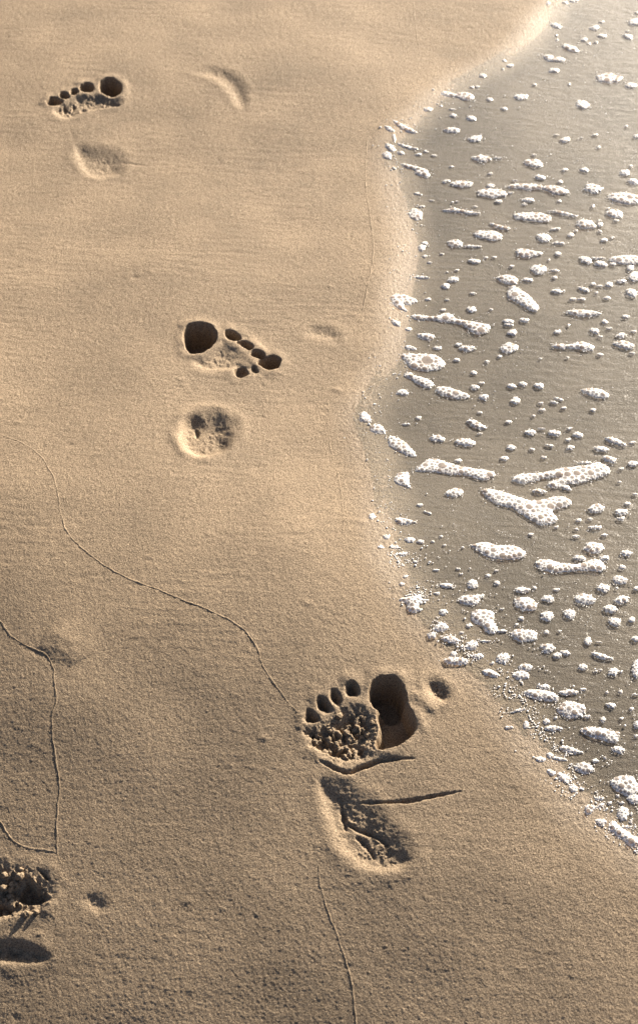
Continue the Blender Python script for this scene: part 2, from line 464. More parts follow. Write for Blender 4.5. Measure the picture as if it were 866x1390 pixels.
OWNER = np.zeros((NY - 1, NX - 1), np.int32)
Xc = (X[:-1, :-1] + X[1:, 1:]) / 2; Yc = (Y[:-1, :-1] + Y[1:, 1:]) / 2
SDX, SDY = math.sin(math.radians(SUN_AZ)), math.cos(math.radians(SUN_AZ))
PARTS = []                                              # (footprint key, part name)
DEP = np.zeros_like(Z); RIM = np.zeros_like(Z)
for key, fp in FP.items():
    for (pn, poly, depth, wall, crumb) in fp['parts']:
        p = chaikin(tile(*fp['o'], poly), 2)
        w = window(p, 0.04)
        x, y = X[w], Y[w]
        wob = 0.0011 * noise(x * 150, y * 150, 21) + 0.0007 * noise(x * 400, y * 400, 22)
        sd = sdf(p, x, y) + wob * (1 + 250 * crumb)
        u = (x - p[:, 0].mean()) * SDX + (y - p[:, 1].mean()) * SDY
        pu = (p[:, 0] - p[:, 0].mean()) * SDX + (p[:, 1] - p[:, 1].mean()) * SDY
        u = (u - pu.min()) / np.ptp(pu)
        v = (y - p[:, 1].min()) / np.ptp(p[:, 1])
        wl = wall
        soft = pn in ('heel_print', 'sole_print', 'pressed_hollow')
        if soft or pn == 'ball_print':                  # the side towards the sun slopes softly, the near side is a crisp bank
            raw = sdf(p, x, y)
            g0 = np.gradient(raw, YS[w[0]], axis=0); g1 = np.gradient(raw, XS[w[1]], axis=1)
            face = -(g1 * SDX + g0 * SDY)
            wl = wall * (1 + (2.4 if soft else 1.0) * sstep(-.25, .6, face))
            if not soft: wl = wl * (1 + 1.2 * sstep(.4, .0, v))
            wl = np.minimum(wl, raw.max() * .95)
        if 'toe' in pn:
            wl = wall * (1 + 1.6 * sstep(.5, .05, v))
            sd = sd + .0012 * noise(x * 75, y * 75, 23)
        s = sstep(-0.0006 - wl * .12, wl, sd)
        if soft:
            for _ in range(14):
                s = (s + np.roll(s, 1, 0) + np.roll(s, -1, 0)) / 3; s = (s + np.roll(s, 1, 1) + np.roll(s, -1, 1)) / 3
        cr = 0
        if crumb > 0.0006:
            nn = noise(x * 115, y * 115, 31) + .65 * noise(x * 250, y * 250, 32) + .4 * noise(x * 520, y * 520, 33)
            cr = -crumb * s * (.25 + .75 * sstep(-.3, .1, noise(x * 42, y * 42, 34))) * (.95 * sstep(-.12, .16, nn) - .45 + .5 * nn)
        DEP[w] = np.maximum(DEP[w], depth * s - cr * 0) + cr
        lip = min(depth * .12, .0016)
        RIM[w] = np.maximum(RIM[w], lip * np.exp(-(np.minimum(sd + 0.004, 0) / 0.008) ** 2) * (1 - s) * (0.6 + .9 * sstep(-.3, .3, noise(x * 45, y * 45, 41))))
        wc = np.s_[w[0].start:min(w[0].stop, NY - 1), w[1].start:min(w[1].stop, NX - 1)]
        sc_ = sdf(p, Xc[wc], Yc[wc])
        PARTS.append((key, pn))
        OWNER[wc] = np.where(sc_ > 0, len(PARTS), OWNER[wc])
for (ln, hw, hh) in CREASE:
    ln = chaikin(ln, 2, closed=False)
    w = window(ln, max(.03, abs(hw) * 2.8))
    d, t = seg_dist(ln, X[w], Y[w], False)
    d = np.abs(d + 0.0018 * noise(X[w] * 90, Y[w] * 90, 51) + 0.0009 * noise(X[w] * 300, Y[w] * 300, 53))
    taper = np.clip(np.sin(np.pi * np.clip(t, 0, 1)), 1e-4, 1) ** .8
    g = hh * np.exp(-(d / (hw * (.35 + .65 * taper))) ** 2) * taper * (1 + .5 * noise(X[w] * 60, Y[w] * 60, 52))
    if hh > 0: RIM[w] += g
    else: DEP[w] -= g
Z += RIM - DEP

# heights of the finished sheet, for things that rest on it
def ground_z(x, y):
    i = np.clip(np.searchsorted(XS, x), 1, NX - 1); j = np.clip(np.searchsorted(YS, y), 1, NY - 1)
    return Z[j, i]

co = np.stack([X, Y, Z], -1).reshape(-1, 3)
gy = np.gradient(Z, YS.astype(np.float32), axis=0); gx = np.gradient(Z, XS.astype(np.float32), axis=1)
nrm = np.stack([-gx, -gy, np.ones_like(Z)], -1).reshape(-1, 3)
nrm /= np.linalg.norm(nrm, axis=1, keepdims=True)
nrm = nrm.astype(np.float32)
idx = np.arange(NX * NY, dtype=np.int32).reshape(NY, NX)
QUADS = np.stack([idx[:-1, :-1], idx[:-1, 1:], idx[1:, 1:], idx[1:, :-1]], -1)
def cut(name, mask, origin=(0, 0, 0)):
    q = QUADS[mask]
    used = np.zeros(NX * NY, bool); used[q.ravel()] = True
    ids = np.nonzero(used)[0]
    remap = np.zeros(NX * NY, np.int32); remap[ids] = np.arange(len(ids))
    return mesh_np(name, co[ids] - np.array(origin), remap[q], M_SAND, {'shore': SHD.ravel()[ids]}, nrm[ids])

sand = link('sand', cut('sand', OWNER == 0))
tag(sand, 'smooth golden beach sand with fine wash streaks', kind='structure')
sand['category'] = 'sand'

FP_TAG = {
    'near': ('footprint', 'deep bare left footprint with crumbled ball, nearest and largest of the trail', 'footprint', 'bare footprints in the sand'),
    'middle': ('footprint', 'bare right footprint halfway along the trail, with five black toe holes and shallow heel', 'footprint', 'bare footprints in the sand'),
    'far': ('footprint', 'bare left footprint at the far end of the trail, heel only faintly pressed', 'footprint', 'bare footprints in the sand'),
    'faint': ('footprint', 'faint worn footprint arc in smooth sand, seaward of the farthest toe prints', 'footprint', None),
    'crumbled': ('footprint', 'broken crumbly footprint with dark holes where two cracks meet, cut by the frame', 'footprint', None),
    'lower': ('footprint', 'dark hollow cut by the bottom corner in front of the crumbly footprint', 'footprint', None),
    'dent': ('sand_dent', 'round shallow dent beside the big toe of the nearest footprint', 'dent', None),
    'smudge': ('sand_dent', 'faint dark smudge pressed into sand seaward of the middle footprint', 'dent', None),
    'pockmark': ('sand_dent', 'soft shallow dimple in sand just seaward of the crumbly footprint', 'dent', None),
}
roots = {}
for key, (nm, lab, cat, grp) in FP_TAG.items():
    ids = [k for k, (kk, _) in enumerate(PARTS) if kk == key]
    m = np.isin(OWNER, [k + 1 for k in ids])
    c = np.array([Xc[m].mean(), Yc[m].mean(), 0.0]); c[2] = float(Z[:-1, :-1][m].mean())
    if len(ids) == 1:
        o = link(nm, cut(nm, m, c), None, c)
        tag(o, lab, cat, grp)
        continue
    root = link(nm, None, None, c)
    tag(root, lab, cat, grp)
    for k in ids:
        mk = OWNER == k + 1
        if mk.any():
            link(PARTS[k][1], cut(PARTS[k][1], mk, c), root)

# ------------------------------------------------------------------ water: a thin sheet lying in the bed
WZ = -0.00012
def water_z(x, y):
    return zbase(x, y) + WZ
wm = np.zeros((NY, NX), bool)
jj = np.arange(0, NY, 3); ii = np.arange(0, NX, 3)
Xw, Yw, Sw = X[np.ix_(jj, ii)], Y[np.ix_(jj, ii)], SHD[np.ix_(jj, ii)]
rip = (0.00030 * noise(Xw * 28, (Yw + .1 * Xw) * 95, 61) + 0.00022 * noise(Xw * 70, (Yw + .1 * Xw) * 190, 62)) * fade[np.ix_(jj, ii)]
Zw = water_z(Xw, Yw) + rip * sstep(0.0, -0.05, Sw)
# where the film climbs the sand it thins and follows it
wi = np.arange(len(jj) * len(ii), dtype=np.int32).reshape(len(jj), len(ii))
wq = np.stack([wi[:-1, :-1], wi[:-1, 1:], wi[1:, 1:], wi[1:, :-1]], -1)
keep = (Sw[:-1, :-1] < 0.012)
q = wq[keep]
used = np.unique(q)
rm = np.zeros(wi.size, np.int32); rm[used] = np.arange(len(used))
wco = np.stack([Xw, Yw, Zw], -1).reshape(-1, 3)[used]
water = link('water', mesh_np('water', wco, rm[q], M_WATER))
tag(water, 'thin film of seawater sliding back over wet grey sand', kind='structure')
water['category'] = 'water'

# ------------------------------------------------------------------ swash ridges: thin sand lines left by earlier waves
SWASH = [
    ([(-40, 575), (0, 590), (25, 598), (50, 613), (68, 636), (79, 665), (83, 700), (90, 722), (105, 738), (122, 753), (150, 772), (185, 788), (215, 799), (250, 814), (290, 830), (320, 845), (340, 862), (350, 880), (355, 900), (370, 925), (385, 945), (404, 967)],
     .0011, .0011, 'long winding wave line running from the sand edge down to the nearest footprint'),
    ([(-30, 815), (0, 843), (10, 858), (30, 875), (55, 885), (68, 893), (74, 910), (75, 935), (78, 950), (70, 975), (72, 1000), (76, 1030), (82, 1060), (78, 1110), (78, 1150), (82, 1172)],
     .0010, .0012, 'crooked wave line bending over a sand hump and down to the crumbly footprint'),
    ([(-30, 1080), (0, 1115), (15, 1140), (30, 1150), (55, 1155), (78, 1157)], .0009, .0011, 'short curved wave line meeting the crooked one above the crumbly footprint'),
    ([(432, 1178), (433, 1200), (440, 1225), (455, 1265), (468, 1300), (480, 1345), (486, 1420)], .0009, .0009, 'short wave line in front of the heel of the nearest footprint'),
    ([(498, 185), (495, 250), (503, 300), (508, 345), (500, 385), (492, 425)], .0011, .0010, 'pale wave line on damp sand beside the far waterline'),
    ([(445, 540), (446, 600), (463, 655), (466, 740)], .0009, .0008, 'faint straight wave line between the middle footprint and the water'),
    ([(556, -30), (562, 15), (565, 45), (572, 82)], .0011, .0009, 'faint wave line in the sand at the far end of the beach'),
]
def ridge(line, hw, hh, seed):
    p = P([a for a, _ in line], [b for _, b in line])
    p = chaikin(p, 3, closed=False)
    seg = np.r_[0, np.cumsum(np.linalg.norm(np.diff(p, axis=0), axis=1))]
    n = int(seg[-1] / 0.0016) + 2
    s = np.linspace(0, seg[-1], n)
    c = np.stack([np.interp(s, seg, p[:, 0]), np.interp(s, seg, p[:, 1])], -1)
    tn = np.gradient(c, axis=0); tn /= np.linalg.norm(tn, axis=1, keepdims=True) + 1e-9
    nn = np.stack([-tn[:, 1], tn[:, 0]], -1)
    jit = 0.0016 * noise(s * 55, s * 0 + seed, 71) + 0.0007 * noise(s * 190, s * 0 + seed, 72)
    c = c + nn * jit[:, None]
    wv = hw * (0.75 + 0.9 * (0.5 + noise(s * 60, s * 0 + seed, 73)))
    hv = hh * (0.55 + 0.9 * (0.5 + noise(s * 45, s * 0 + seed, 74))) * np.clip(np.minimum(s, s[-1] - s) / 0.02, 0, 1) * (.35 + .9 * sstep(-.3, .25, noise(s * 26, s * 0 + seed, 75)))
    rows = []
    for t, k in ((-1.6, -.8), (-1, .25), (-.4, .88), (.1, 1.0), (.6, .72), (1.2, .1), (1.8, -.8)):
        q = c + nn * (t * wv)[:, None]
        rows.append(np.column_stack([q, ground_z(q[:, 0], q[:, 1]) + k * hv - (0.0008 if k < 0 else 0)]))
    v = np.stack(rows, 1)
    m = v.shape[1]
    ix = np.arange(n * m, dtype=np.int32).reshape(n, m)
    qd = np.stack([ix[:-1, :-1], ix[:-1, 1:], ix[1:, 1:], ix[1:, :-1]], -1).reshape(-1, 4)
    shr = np.full(n * m, 0.2)
    return mesh_np('swash_line', v.reshape(-1, 3), qd, M_SAND, {'shore': shr})
for k, (ln, hw, hh, lab) in enumerate(SWASH):
    tag(link('swash_line', ridge(ln, hw * .65, hh * .20, k * 7.3)), lab, 'sand line', 'thin wave lines on the sand')

# ------------------------------------------------------------------ foam
class L_:                                               # a landmark patch: short reference, full label
    def __init__(s, ref, label, shape, **kw): s.ref, s.label, s.shape, s.kw = ref, label, shape, kw
TILES = {1: (666, 0, 4.33), 2: (500, 100, 4.33), 3: (666, 180, 4.33), 4: (500, 280, 4.33), 5: (666, 360, 4.33), 6: (480, 460, 4.33),
         7: (666, 540, 4.33), 8: (490, 640, 4.33), 9: (666, 720, 4.33), 10: (520, 780, 4.33), 11: (666, 880, 4.33), 12: (700, 980, 5.217)}
FOAM = {
1: [(335, 18, 28, 26), (432, 14, 36, 16), (486, 4, 56, 20), (380, 150, 74, 30, 12), (387, 208, 20, 16), (390, 235, 18, 14), (608, 163, 60, 30, -5),
    (650, 127, 40, 12), (652, 210, 50, 22, 5), L_('the foam nub on the far right edge', 'white foam nub cut by the right edge at the far end of the water', (845, 128, 80, 42)),
    (858, 72, 30, 16), (803, 213, 62, 28, 20), (548, 232, 40, 22), (572, 256, 22, 12), (617, 248, 30, 14),
    L_('the farthest slanting foam sliver', 'slim slanting foam sliver just beyond the twin foam lumps', (465, 282, 100, 36, 18)),
    L_('the twin foam lumps', 'twin foam lumps joined side by side near the far waterline', [(303, 330), (320, 318), (360, 322), (372, 338), (400, 330), (435, 345), (430, 360), (395, 362), (340, 360), (318, 350)]),
    (112, 385, 48, 22), (76, 355, 22, 16), (70, 406, 22, 10), (370, 412, 64, 28),
    L_('the bright foam slab', 'bright flat foam slab, largest in the far part of the water', (690, 460, 152, 56, 4)), (820, 502, 68, 32), (175, 568, 84, 36),
    L_('the stubby foam blob', 'stubby slanting foam blob in front of the bright foam slab', (540, 613, 76, 48, 18)), (78, 637, 40, 20), (436, 820, 62, 34, -5), (612, 792, 36, 16), (800, 183, 30, 10),
    (796, 740, 22, 14), (532, 808, 20, 10), (256, 498, 30, 16), (460, 492, 20, 14), (385, 792, 28, 10), (855, 800, 40, 20)],
2: [L_('the bow-tie foam strip', 'bow-tie shaped foam strip beside the far bend of the waterline', [(415, 112), (440, 98), (480, 108), (515, 120), (550, 106), (595, 113), (626, 140), (600, 157), (555, 157), (518, 137), (470, 137), (430, 130)]),
    (710, 150, 38, 24), (348, 210, 60, 26), (670, 12, 46, 26), (605, 78, 30, 12), (635, 76, 30, 16), (490, 208, 36, 10), (500, 245, 44, 22, 15), (603, 260, 62, 28, 10),
    (488, 330, 90, 34, 3), (628, 380, 80, 34, -5),
    L_('the slanting froth streak', 'slanting streak of froth stranded on the far waterline', [(135, 268), (165, 278), (200, 298), (240, 318), (295, 345), (270, 354), (220, 344), (180, 320), (150, 294)]),
    (120, 325, 60, 26, 30), (150, 378, 50, 20, 75), (130, 435, 70, 36, 40), (110, 480, 60, 44, 30), (190, 465, 50, 24, 10),
    [(165, 400), (230, 422), (295, 438), (285, 448), (225, 440), (168, 417)], (295, 473, 40, 16), (665, 497, 115, 38, 4), (765, 494, 60, 9, 2),
    L_('the foam wedge', 'foam wedge with a lacy broad end near the waterline', [(180, 526), (230, 528), (290, 546), (340, 560), (366, 600), (350, 615), (310, 602), (268, 587), (280, 564), (220, 557)]),
    L_('the foam spindle', 'foam spindle of open bubbles lying seaward of the foam wedge', (545, 648, 135, 42, 2)), (455, 632, 50, 22, -10),
    L_('the foam lens', 'lens shaped foam patch with a pinkish fleck behind it', (722, 703, 180, 54, 3)), (716, 658, 50, 26, -5), (762, 747, 44, 18),
    L_('the round foam button', 'round foam button of ring bubbles sitting at the waterline', (275, 828, 80, 70, 20)),
    L_('the thin ragged foam thread', 'thin ragged foam thread seaward of the round foam button', [(410, 800), (480, 793), (500, 783), (540, 798), (620, 810), (675, 822), (610, 830), (540, 815), (480, 815)]),
    (290, 705, 50, 14, 10), (425, 188, 20, 12), (485, 545, 24, 12), (335, 455, 26, 14), (385, 480, 32, 12), (715, 585, 34, 16), (310, 780, 40, 14), (520, 750, 24, 10), (625, 780, 30, 10), (372, 745, 24, 10)],
3: [L_('the first foam oval', 'foam oval just beyond the wavy foam strip', (250, 180, 112, 48, 8)), (433, 218, 34, 20), (548, 218, 52, 28, 8), (786, 235, 60, 36, 5), (835, 285, 68, 34, 10), (288, 262, 68, 28, 10), (405, 287, 36, 22),
    L_('the wavy foam strip', 'long wavy foam strip swelling to a bubbly seaward end', [(92, 312), (130, 296), (200, 300), (250, 296), (300, 316), (360, 308), (420, 323), (466, 345), (430, 365), (370, 365), (330, 342), (290, 330), (230, 338), (170, 328), (108, 328)]),
    L_('the ribbed foam oval', 'foam oval with an arched ribbed top seaward of the wavy foam strip', (600, 328, 112, 54, 8)),
    L_('the foam cushion', 'fat foam cushion with two dark bubbles reaching the right edge', (795, 385, 200, 66, 6)), (220, 395, 72, 26, 5), (195, 420, 36, 14),
    L_('the needle of foam', 'thin foam needle just beyond the grainy foam patch', [(315, 456), (400, 458), (450, 468), (515, 488), (490, 498), (430, 484), (380, 472)]),
    L_('the straight foam bar', 'straight foam bar with a rounded seaward end', [(126, 480), (170, 468), (240, 468), (300, 470), (354, 492), (358, 512), (310, 528), (250, 521), (190, 513), (142, 507)]),
    (728, 475, 98, 50, 10), (735, 515, 36, 14), L_('the grainy foam patch', 'grainy oval foam patch in front of the foam needle', (557, 538, 114, 58, 10)), (640, 540, 40, 24), (635, 515, 30, 14), (598, 430, 24, 22),
    (310, 618, 86, 50, 5), (400, 648, 70, 14, 5), (468, 600, 36, 28), (662, 630, 44, 26, 5), (378, 565, 60, 14, -8),
    L_('the tapered foam leaf', 'tapered foam leaf pointing seaward, in front of a small foam oval', [(136, 690), (190, 678), (250, 693), (318, 705), (260, 728), (200, 738), (148, 717)]), (395, 712, 42, 26),
    (556, 748, 76, 40, 12), (645, 770, 78, 34, 8), (630, 737, 90, 14),
    L_('the bubbly edge bar', 'bar of big open bubbles running into the right edge', [(686, 735), (760, 718), (890, 722), (890, 772), (800, 775), (740, 768), (698, 757)]),
    (818, 795, 40, 36), L_('the coarse foam oval', 'coarse foam oval of ring bubbles just beyond the slanting foam tongue', (280, 800, 88, 58)), (375, 808, 50, 18), (372, 850, 30, 18), (715, 772, 36, 20),
    (253, 130, 30, 12), (632, 85, 30, 18), (820, 195, 22, 14), (400, 400, 28, 16), (140, 280, 44, 10), (640, 580, 30, 14), (710, 615, 30, 14), (120, 785, 26, 14), (45, 405, 44, 16), (115, 352, 40, 10), (340, 745, 20, 12),
    (500, 575, 24, 12), (690, 445, 24, 12)],
4: [(330, 218, 40, 26), (312, 245, 44, 40), (330, 293, 36, 20),
    L_('the two-humped foam patch', 'two-humped foam patch of ring bubbles in mid water', [(606, 160), (650, 138), (690, 148), (730, 138), (783, 165), (790, 182), (740, 208), (690, 193), (640, 183)]),
    [(700, 92), (760, 106), (810, 121), (848, 132), (790, 140), (740, 121)], L_('the tadpole foam', 'tadpole shaped foam oval with a thin straight tail', (512, 218, 94, 46, 5)), [(556, 225), (670, 230), (650, 243), (556, 241)],
    (622, 322, 72, 30, 5), (315, 418, 100, 18, 3), (500, 430, 66, 34, -8), (455, 468, 54, 36),
    L_('the foam crescent', 'foam crescent curling round bare sand at the waterline', [(120, 535), (180, 512), (235, 528), (296, 550), (265, 575), (225, 584), (203, 575), (208, 598), (240, 622), (190, 614), (148, 593), (130, 565)]),
    L_('the club-shaped foam streak', 'club shaped foam streak with a thick round seaward head', [(235, 645), (280, 630), (330, 643), (400, 646), (450, 623), (490, 633), (510, 658), (560, 668), (620, 678), (690, 688), (720, 705), (703, 738), (650, 758), (608, 743), (578, 713), (520, 688), (440, 678), (360, 668), (280, 672)]),
    (603, 605, 58, 36, 5), (435, 608, 36, 16), (340, 765, 98, 42, 5), (160, 690, 70, 30, 20), (235, 722, 44, 22), (580, 835, 102, 36, -3), (530, 812, 44, 20), (403, 832, 52, 24),
    (820, 675, 60, 28, 5), (845, 740, 56, 36), (245, 830, 70, 26, 10), (612, 510, 44, 12), (520, 375, 26, 14), (430, 280, 26, 12), (735, 298, 34, 12), (690, 300, 28, 12), (840, 352, 34, 16), (460, 385, 20, 12), (350, 545, 36, 16),
    (460, 548, 30, 12), (720, 605, 26, 14), (360, 330, 36, 14)],
5: [L_('the foam head above the tongue', 'rounded foam patch touching the top of the slanting foam tongue', [(26, 72), (70, 53), (130, 56), (164, 85), (153, 110), (110, 114), (62, 100)]),
    L_('the slanting foam tongue', 'thick foam tongue slanting down to the right, full of large bubbles', [(101, 135), (130, 113), (168, 138), (218, 168), (258, 213), (289, 255), (264, 279), (223, 264), (167, 228), (122, 203), (91, 187)]),
    (385, 152, 60, 26, 5), (430, 150, 24, 12), (545, 140, 70, 24, 18), (478, 197, 44, 16), (530, 198, 48, 16), (598, 110, 36, 22), (638, 120, 40, 14), (693, 112, 48, 32), (765, 92, 60, 20), (825, 160, 74, 46, 20),
    L_('the square foam lump', 'squarish foam lump at the right edge in front of the bubbly bar', (845, 65, 74, 58)),
    L_('the foam canoe', 'canoe shaped foam patch with pointed ends', [(425, 268), (480, 260), (560, 260), (635, 275), (655, 286), (620, 294), (560, 304), (500, 297), (458, 284)]),
    (790, 300, 50, 24), (668, 330, 40, 26, 15), (695, 370, 38, 14), (610, 385, 60, 36, 10), (640, 418, 30, 14), (388, 390, 44, 22), (125, 395, 56, 32, 8), (105, 350, 60, 18, 5), (92, 325, 50, 18), (195, 322, 56, 26, 12), (765, 412, 62, 30),
    L_('the looped foam patch', 'foam patch of looped open bubbles near the right edge', [(705, 458), (760, 436), (820, 453), (850, 475), (812, 498), (768, 488), (733, 473)]),
    L_('the caterpillar foam', 'caterpillar shaped foam strip with a raised seaward head', [(350, 470), (400, 458), (460, 466), (500, 453), (545, 446), (604, 470), (609, 497), (570, 505), (520, 493), (450, 488), (388, 491)]),
    L_('the foam dome', 'domed foam lump landward of the caterpillar shaped strip', (108, 485, 106, 62)), (640, 525, 36, 20), (120, 708, 54, 28, 8), (185, 698, 54, 28, 8), (282, 708, 66, 32, 8),
    L_('the rippled foam oval', 'foam oval ringed by fine ripples on the water', [(521, 728), (580, 720), (640, 723), (693, 755), (694, 777), (640, 783), (588, 771), (543, 748)]),
    (145, 795, 56, 44), (395, 785, 60, 16, 15), (370, 805, 50, 16, 10), (295, 810, 36, 16), (300, 848, 36, 20), (425, 838, 40, 14), (838, 388, 36, 18), (600, 850, 36, 20),
    (455, 352, 24, 20), (50, 535, 28, 18), (290, 548, 22, 12), (680, 190, 40, 20), (620, 160, 24, 16), (447, 540, 22, 12), (375, 70, 30, 16), (215, 85, 60, 22, 8), (830, 515, 34, 16)],
6: [L_('the foam ring', 'foam ring around one huge oval bubble near the waterline', [(270, 95), (310, 80), (350, 88), (440, 85), (503, 103), (546, 147), (522, 174), (450, 189), (380, 189), (322, 168), (307, 137), (282, 117)], hole=(433, 130, 92, 52, 15)),
    L_('the foam chain', 'short foam chain of growing bubbles just in front of the foam ring', [(291, 205), (330, 190), (352, 213), (400, 222), (442, 238), (474, 265), (452, 293), (408, 283), (367, 263), (342, 238), (307, 228)]),
    L_('the honeycomb slug', 'honeycomb foam slug at the seaward end of the short chain', [(475, 285), (530, 275), (600, 297), (684, 325), (674, 348), (600, 353), (538, 338), (487, 318)]),
    (285, 315, 74, 36), (605, 122, 40, 18), (705, 198, 40, 24), (710, 283, 52, 30, 5), (765, 340, 64, 36), (750, 258, 36, 16), (780, 130, 36, 14),
    L_('the foam knob on the sand', 'foam knob resting on sand at the landward tip of the waterline', [(36, 440), (65, 422), (92, 448), (108, 482), (80, 493), (42, 488), (31, 465)]),
    L_('the second foam knob', 'oval foam knob second from the landward tip of the waterline chain', [(96, 515), (130, 492), (168, 508), (196, 552), (160, 558), (118, 551), (94, 536)]),
    L_('the honeycomb lobe', 'honeycomb foam lobe slanting from the waterline chain toward the long foam snake', [(200, 585), (205, 572), (240, 572), (293, 597), (333, 637), (376, 688), (340, 693), (288, 673), (226, 643), (201, 620)]),
    L_('the long foam snake', 'long foam snake with one large grey bubble near its landward end', [(350, 765), (400, 733), (440, 702), (500, 705), (570, 732), (640, 752), (720, 762), (812, 775), (838, 800), (802, 823), (760, 832), (698, 816), (658, 799), (580, 796), (520, 789), (440, 779), (378, 781)], hole=(522, 748, 62, 44, 0)),
    (380, 462, 36, 24), (310, 500, 50, 14), (740, 432, 36, 14), (740, 555, 30, 12), [(650, 478), (700, 470), (752, 498), (786, 525), (740, 533), (698, 518)], (490, 583, 98, 36, 5),
    L_('the foam minnow', 'small minnow shaped foam patch beyond the long foam snake', (655, 608, 128, 46, 5)), (613, 715, 44, 22)],
7: [(232, 202, 66, 34), (295, 180, 50, 10), (372, 205, 80, 36, 5), (510, 215, 60, 36, 10), (462, 180, 40, 18), (455, 245, 40, 20), (465, 292, 50, 26), (345, 280, 60, 16, 10), (240, 302, 36, 18, 10), (120, 290, 54, 34, 5), (78, 355, 50, 26, 5),
    (312, 348, 36, 20), L_('the ragged foam comb', 'ragged comb of foam slanting seaward beyond the two-armed raft', [(665, 228), (720, 232), (772, 255), (806, 282), (770, 284), (718, 268), (676, 253)]), (650, 300, 80, 36, 8), (700, 360, 86, 40, 12), (835, 385, 64, 38), (830, 262, 44, 18), (765, 415, 36, 18), (755, 492, 26, 12), (555, 380, 80, 18),
    L_('the two-armed foam raft', 'large two-armed foam raft with open bubbles in mid water', [(110, 476), (160, 442), (230, 442), (320, 437), (420, 409), (500, 402), (580, 392), (620, 374), (673, 392), (711, 430), (672, 459), (600, 479), (520, 504), (460, 504), (422, 512), (390, 530), (342, 524), (330, 500), (378, 478), (418, 468), (350, 468), (282, 478), (220, 499), (158, 505)], hole=(505, 447, 54, 34, 0)),
    L_('the forked Y-shaped foam', 'large forked foam patch shaped like a Y, with brown bubbles', [(-62, 540), (-20, 527), (20, 537), (80, 552), (150, 577), (240, 606), (300, 602), (370, 577), (430, 577), (481, 610), (463, 636), (400, 649), (352, 662), (378, 690), (400, 722), (352, 744), (300, 753), (237, 719), (177, 684), (127, 644), (70, 639), (-2, 604), (-44, 568)], hole=(225, 645, 54, 34, 20)),
    (440, 527, 60, 30, 20), (285, 548, 80, 26, 3), L_('the plain foam mound', 'plain white foam mound seaward of the forked foam', (620, 650, 106, 52, -3)), (765, 670, 80, 40, 5), (765, 708, 50, 22), (800, 620, 40, 22), (515, 718, 36, 22), (580, 710, 36, 16),
    (610, 760, 90, 22), (235, 803, 30, 14), (385, 757, 30, 18), (500, 770, 26, 14), (500, 815, 30, 14), (665, 805, 40, 14), (845, 565, 36, 16), (100, 140, 40, 20), (250, 105, 24, 14)],
8: [L_('the hooked foam patch', 'hooked foam patch at the waterline under the long foam snake', [(190, 42), (212, 8), (250, 2), (284, 4), (278, 60), (296, 102), (240, 83), (196, 68)]),
    L_('the pointed foam cap', 'small pointed foam cap in front of the long foam snake', [(484, 128), (540, 92), (605, 108), (588, 138), (540, 154), (502, 143)]), (65, 265, 44, 40),
    L_('the foam dart', 'small foam dart pointing seaward near the waterline', [(190, 285), (213, 266), (270, 277), (342, 299), (280, 311), (218, 311)]), (345, 195, 40, 18), (390, 240, 50, 12, 20), (150, 385, 44, 30), (285, 400, 66, 32, 3), (350, 412, 50, 24),
    (200, 445, 50, 24), (243, 485, 56, 26), (112, 445, 40, 28), (420, 410, 24, 14), (470, 380, 22, 14), (485, 432, 20, 12), (440, 578, 40, 12), (570, 572, 28, 16), (585, 600, 24, 14), (745, 610, 36, 24), (595, 445, 20, 14), (795, 580, 28, 12),
    L_('the leaf-shaped foam patch', 'leaf shaped foam patch with a pointed landward tip', [(638, 428), (700, 415), (740, 412), (800, 436), (880, 429), (942, 453), (973, 480), (947, 509), (880, 519), (800, 516), (738, 504), (697, 474), (656, 448)]),
    (655, 660, 62, 54), (800, 655, 36, 26), (500, 672, 90, 24, 10), L_('the foam arrowhead', 'foam arrowhead with a trailing seaward point', [(560, 750), (600, 722), (660, 725), (742, 718), (703, 747), (682, 784), (630, 786), (576, 771)]), (482, 825, 54, 36),
    L_('the frothy star', 'ragged star of froth stuck to the waterline sand', [(205, 750), (270, 733), (320, 727), (372, 712), (347, 745), (415, 755), (352, 768), (332, 800), (372, 812), (300, 834), (262, 812), (270, 772)]), (260, 618, 36, 24), (240, 662, 36, 24), (315, 530, 30, 16),
    (445, 715, 44, 16)],
9: [L_('the foam puff', 'foam puff with a grainy top beyond the curved foam sausage', (605, 100, 120, 68, 8)),
    L_('the curved foam sausage', 'curved foam sausage with a swollen seaward end', [(250, 185), (290, 165), (340, 167), (400, 187), (460, 197), (520, 197), (560, 177), (622, 162), (669, 195), (672, 227), (640, 249), (590, 236), (520, 236), (450, 242), (380, 249), (308, 236), (266, 213)]),
    (520, 160, 80, 30, 10), (665, 160, 60, 30), (795, 133, 64, 36, 10), (770, 213, 44, 24, 10), L_('the upper foam pebble', 'foam pebble in front of the curved sausage, first of a seaward row', (758, 290, 86, 50, 12)), (658, 338, 78, 50, 10), (768, 405, 86, 48, -12), (185, 350, 90, 32), (255, 335, 30, 22), (385, 347, 44, 18),
    L_('the foam egg', 'egg shaped foam patch with fine dark bubbles beyond the foam loaf', (207, 432, 138, 88, 10)), (335, 400, 72, 42, 3), L_('the foam pill', 'pill shaped foam patch seaward of the foam egg', (553, 402, 136, 64, 5)), (332, 503, 78, 60), (463, 490, 74, 52, 10), (700, 460, 80, 48, 3),
    L_('the lower foam pebble', 'foam pebble last of the seaward row in front of the foam pill', (728, 535, 80, 50, 10)), (825, 525, 44, 34), L_('the foam loaf', 'loaf shaped foam patch with three small holes', (193, 615, 162, 80, 8)), (855, 340, 40, 24), (850, 635, 52, 34), (570, 648, 44, 52), (635, 655, 36, 14), (333, 690, 82, 56),
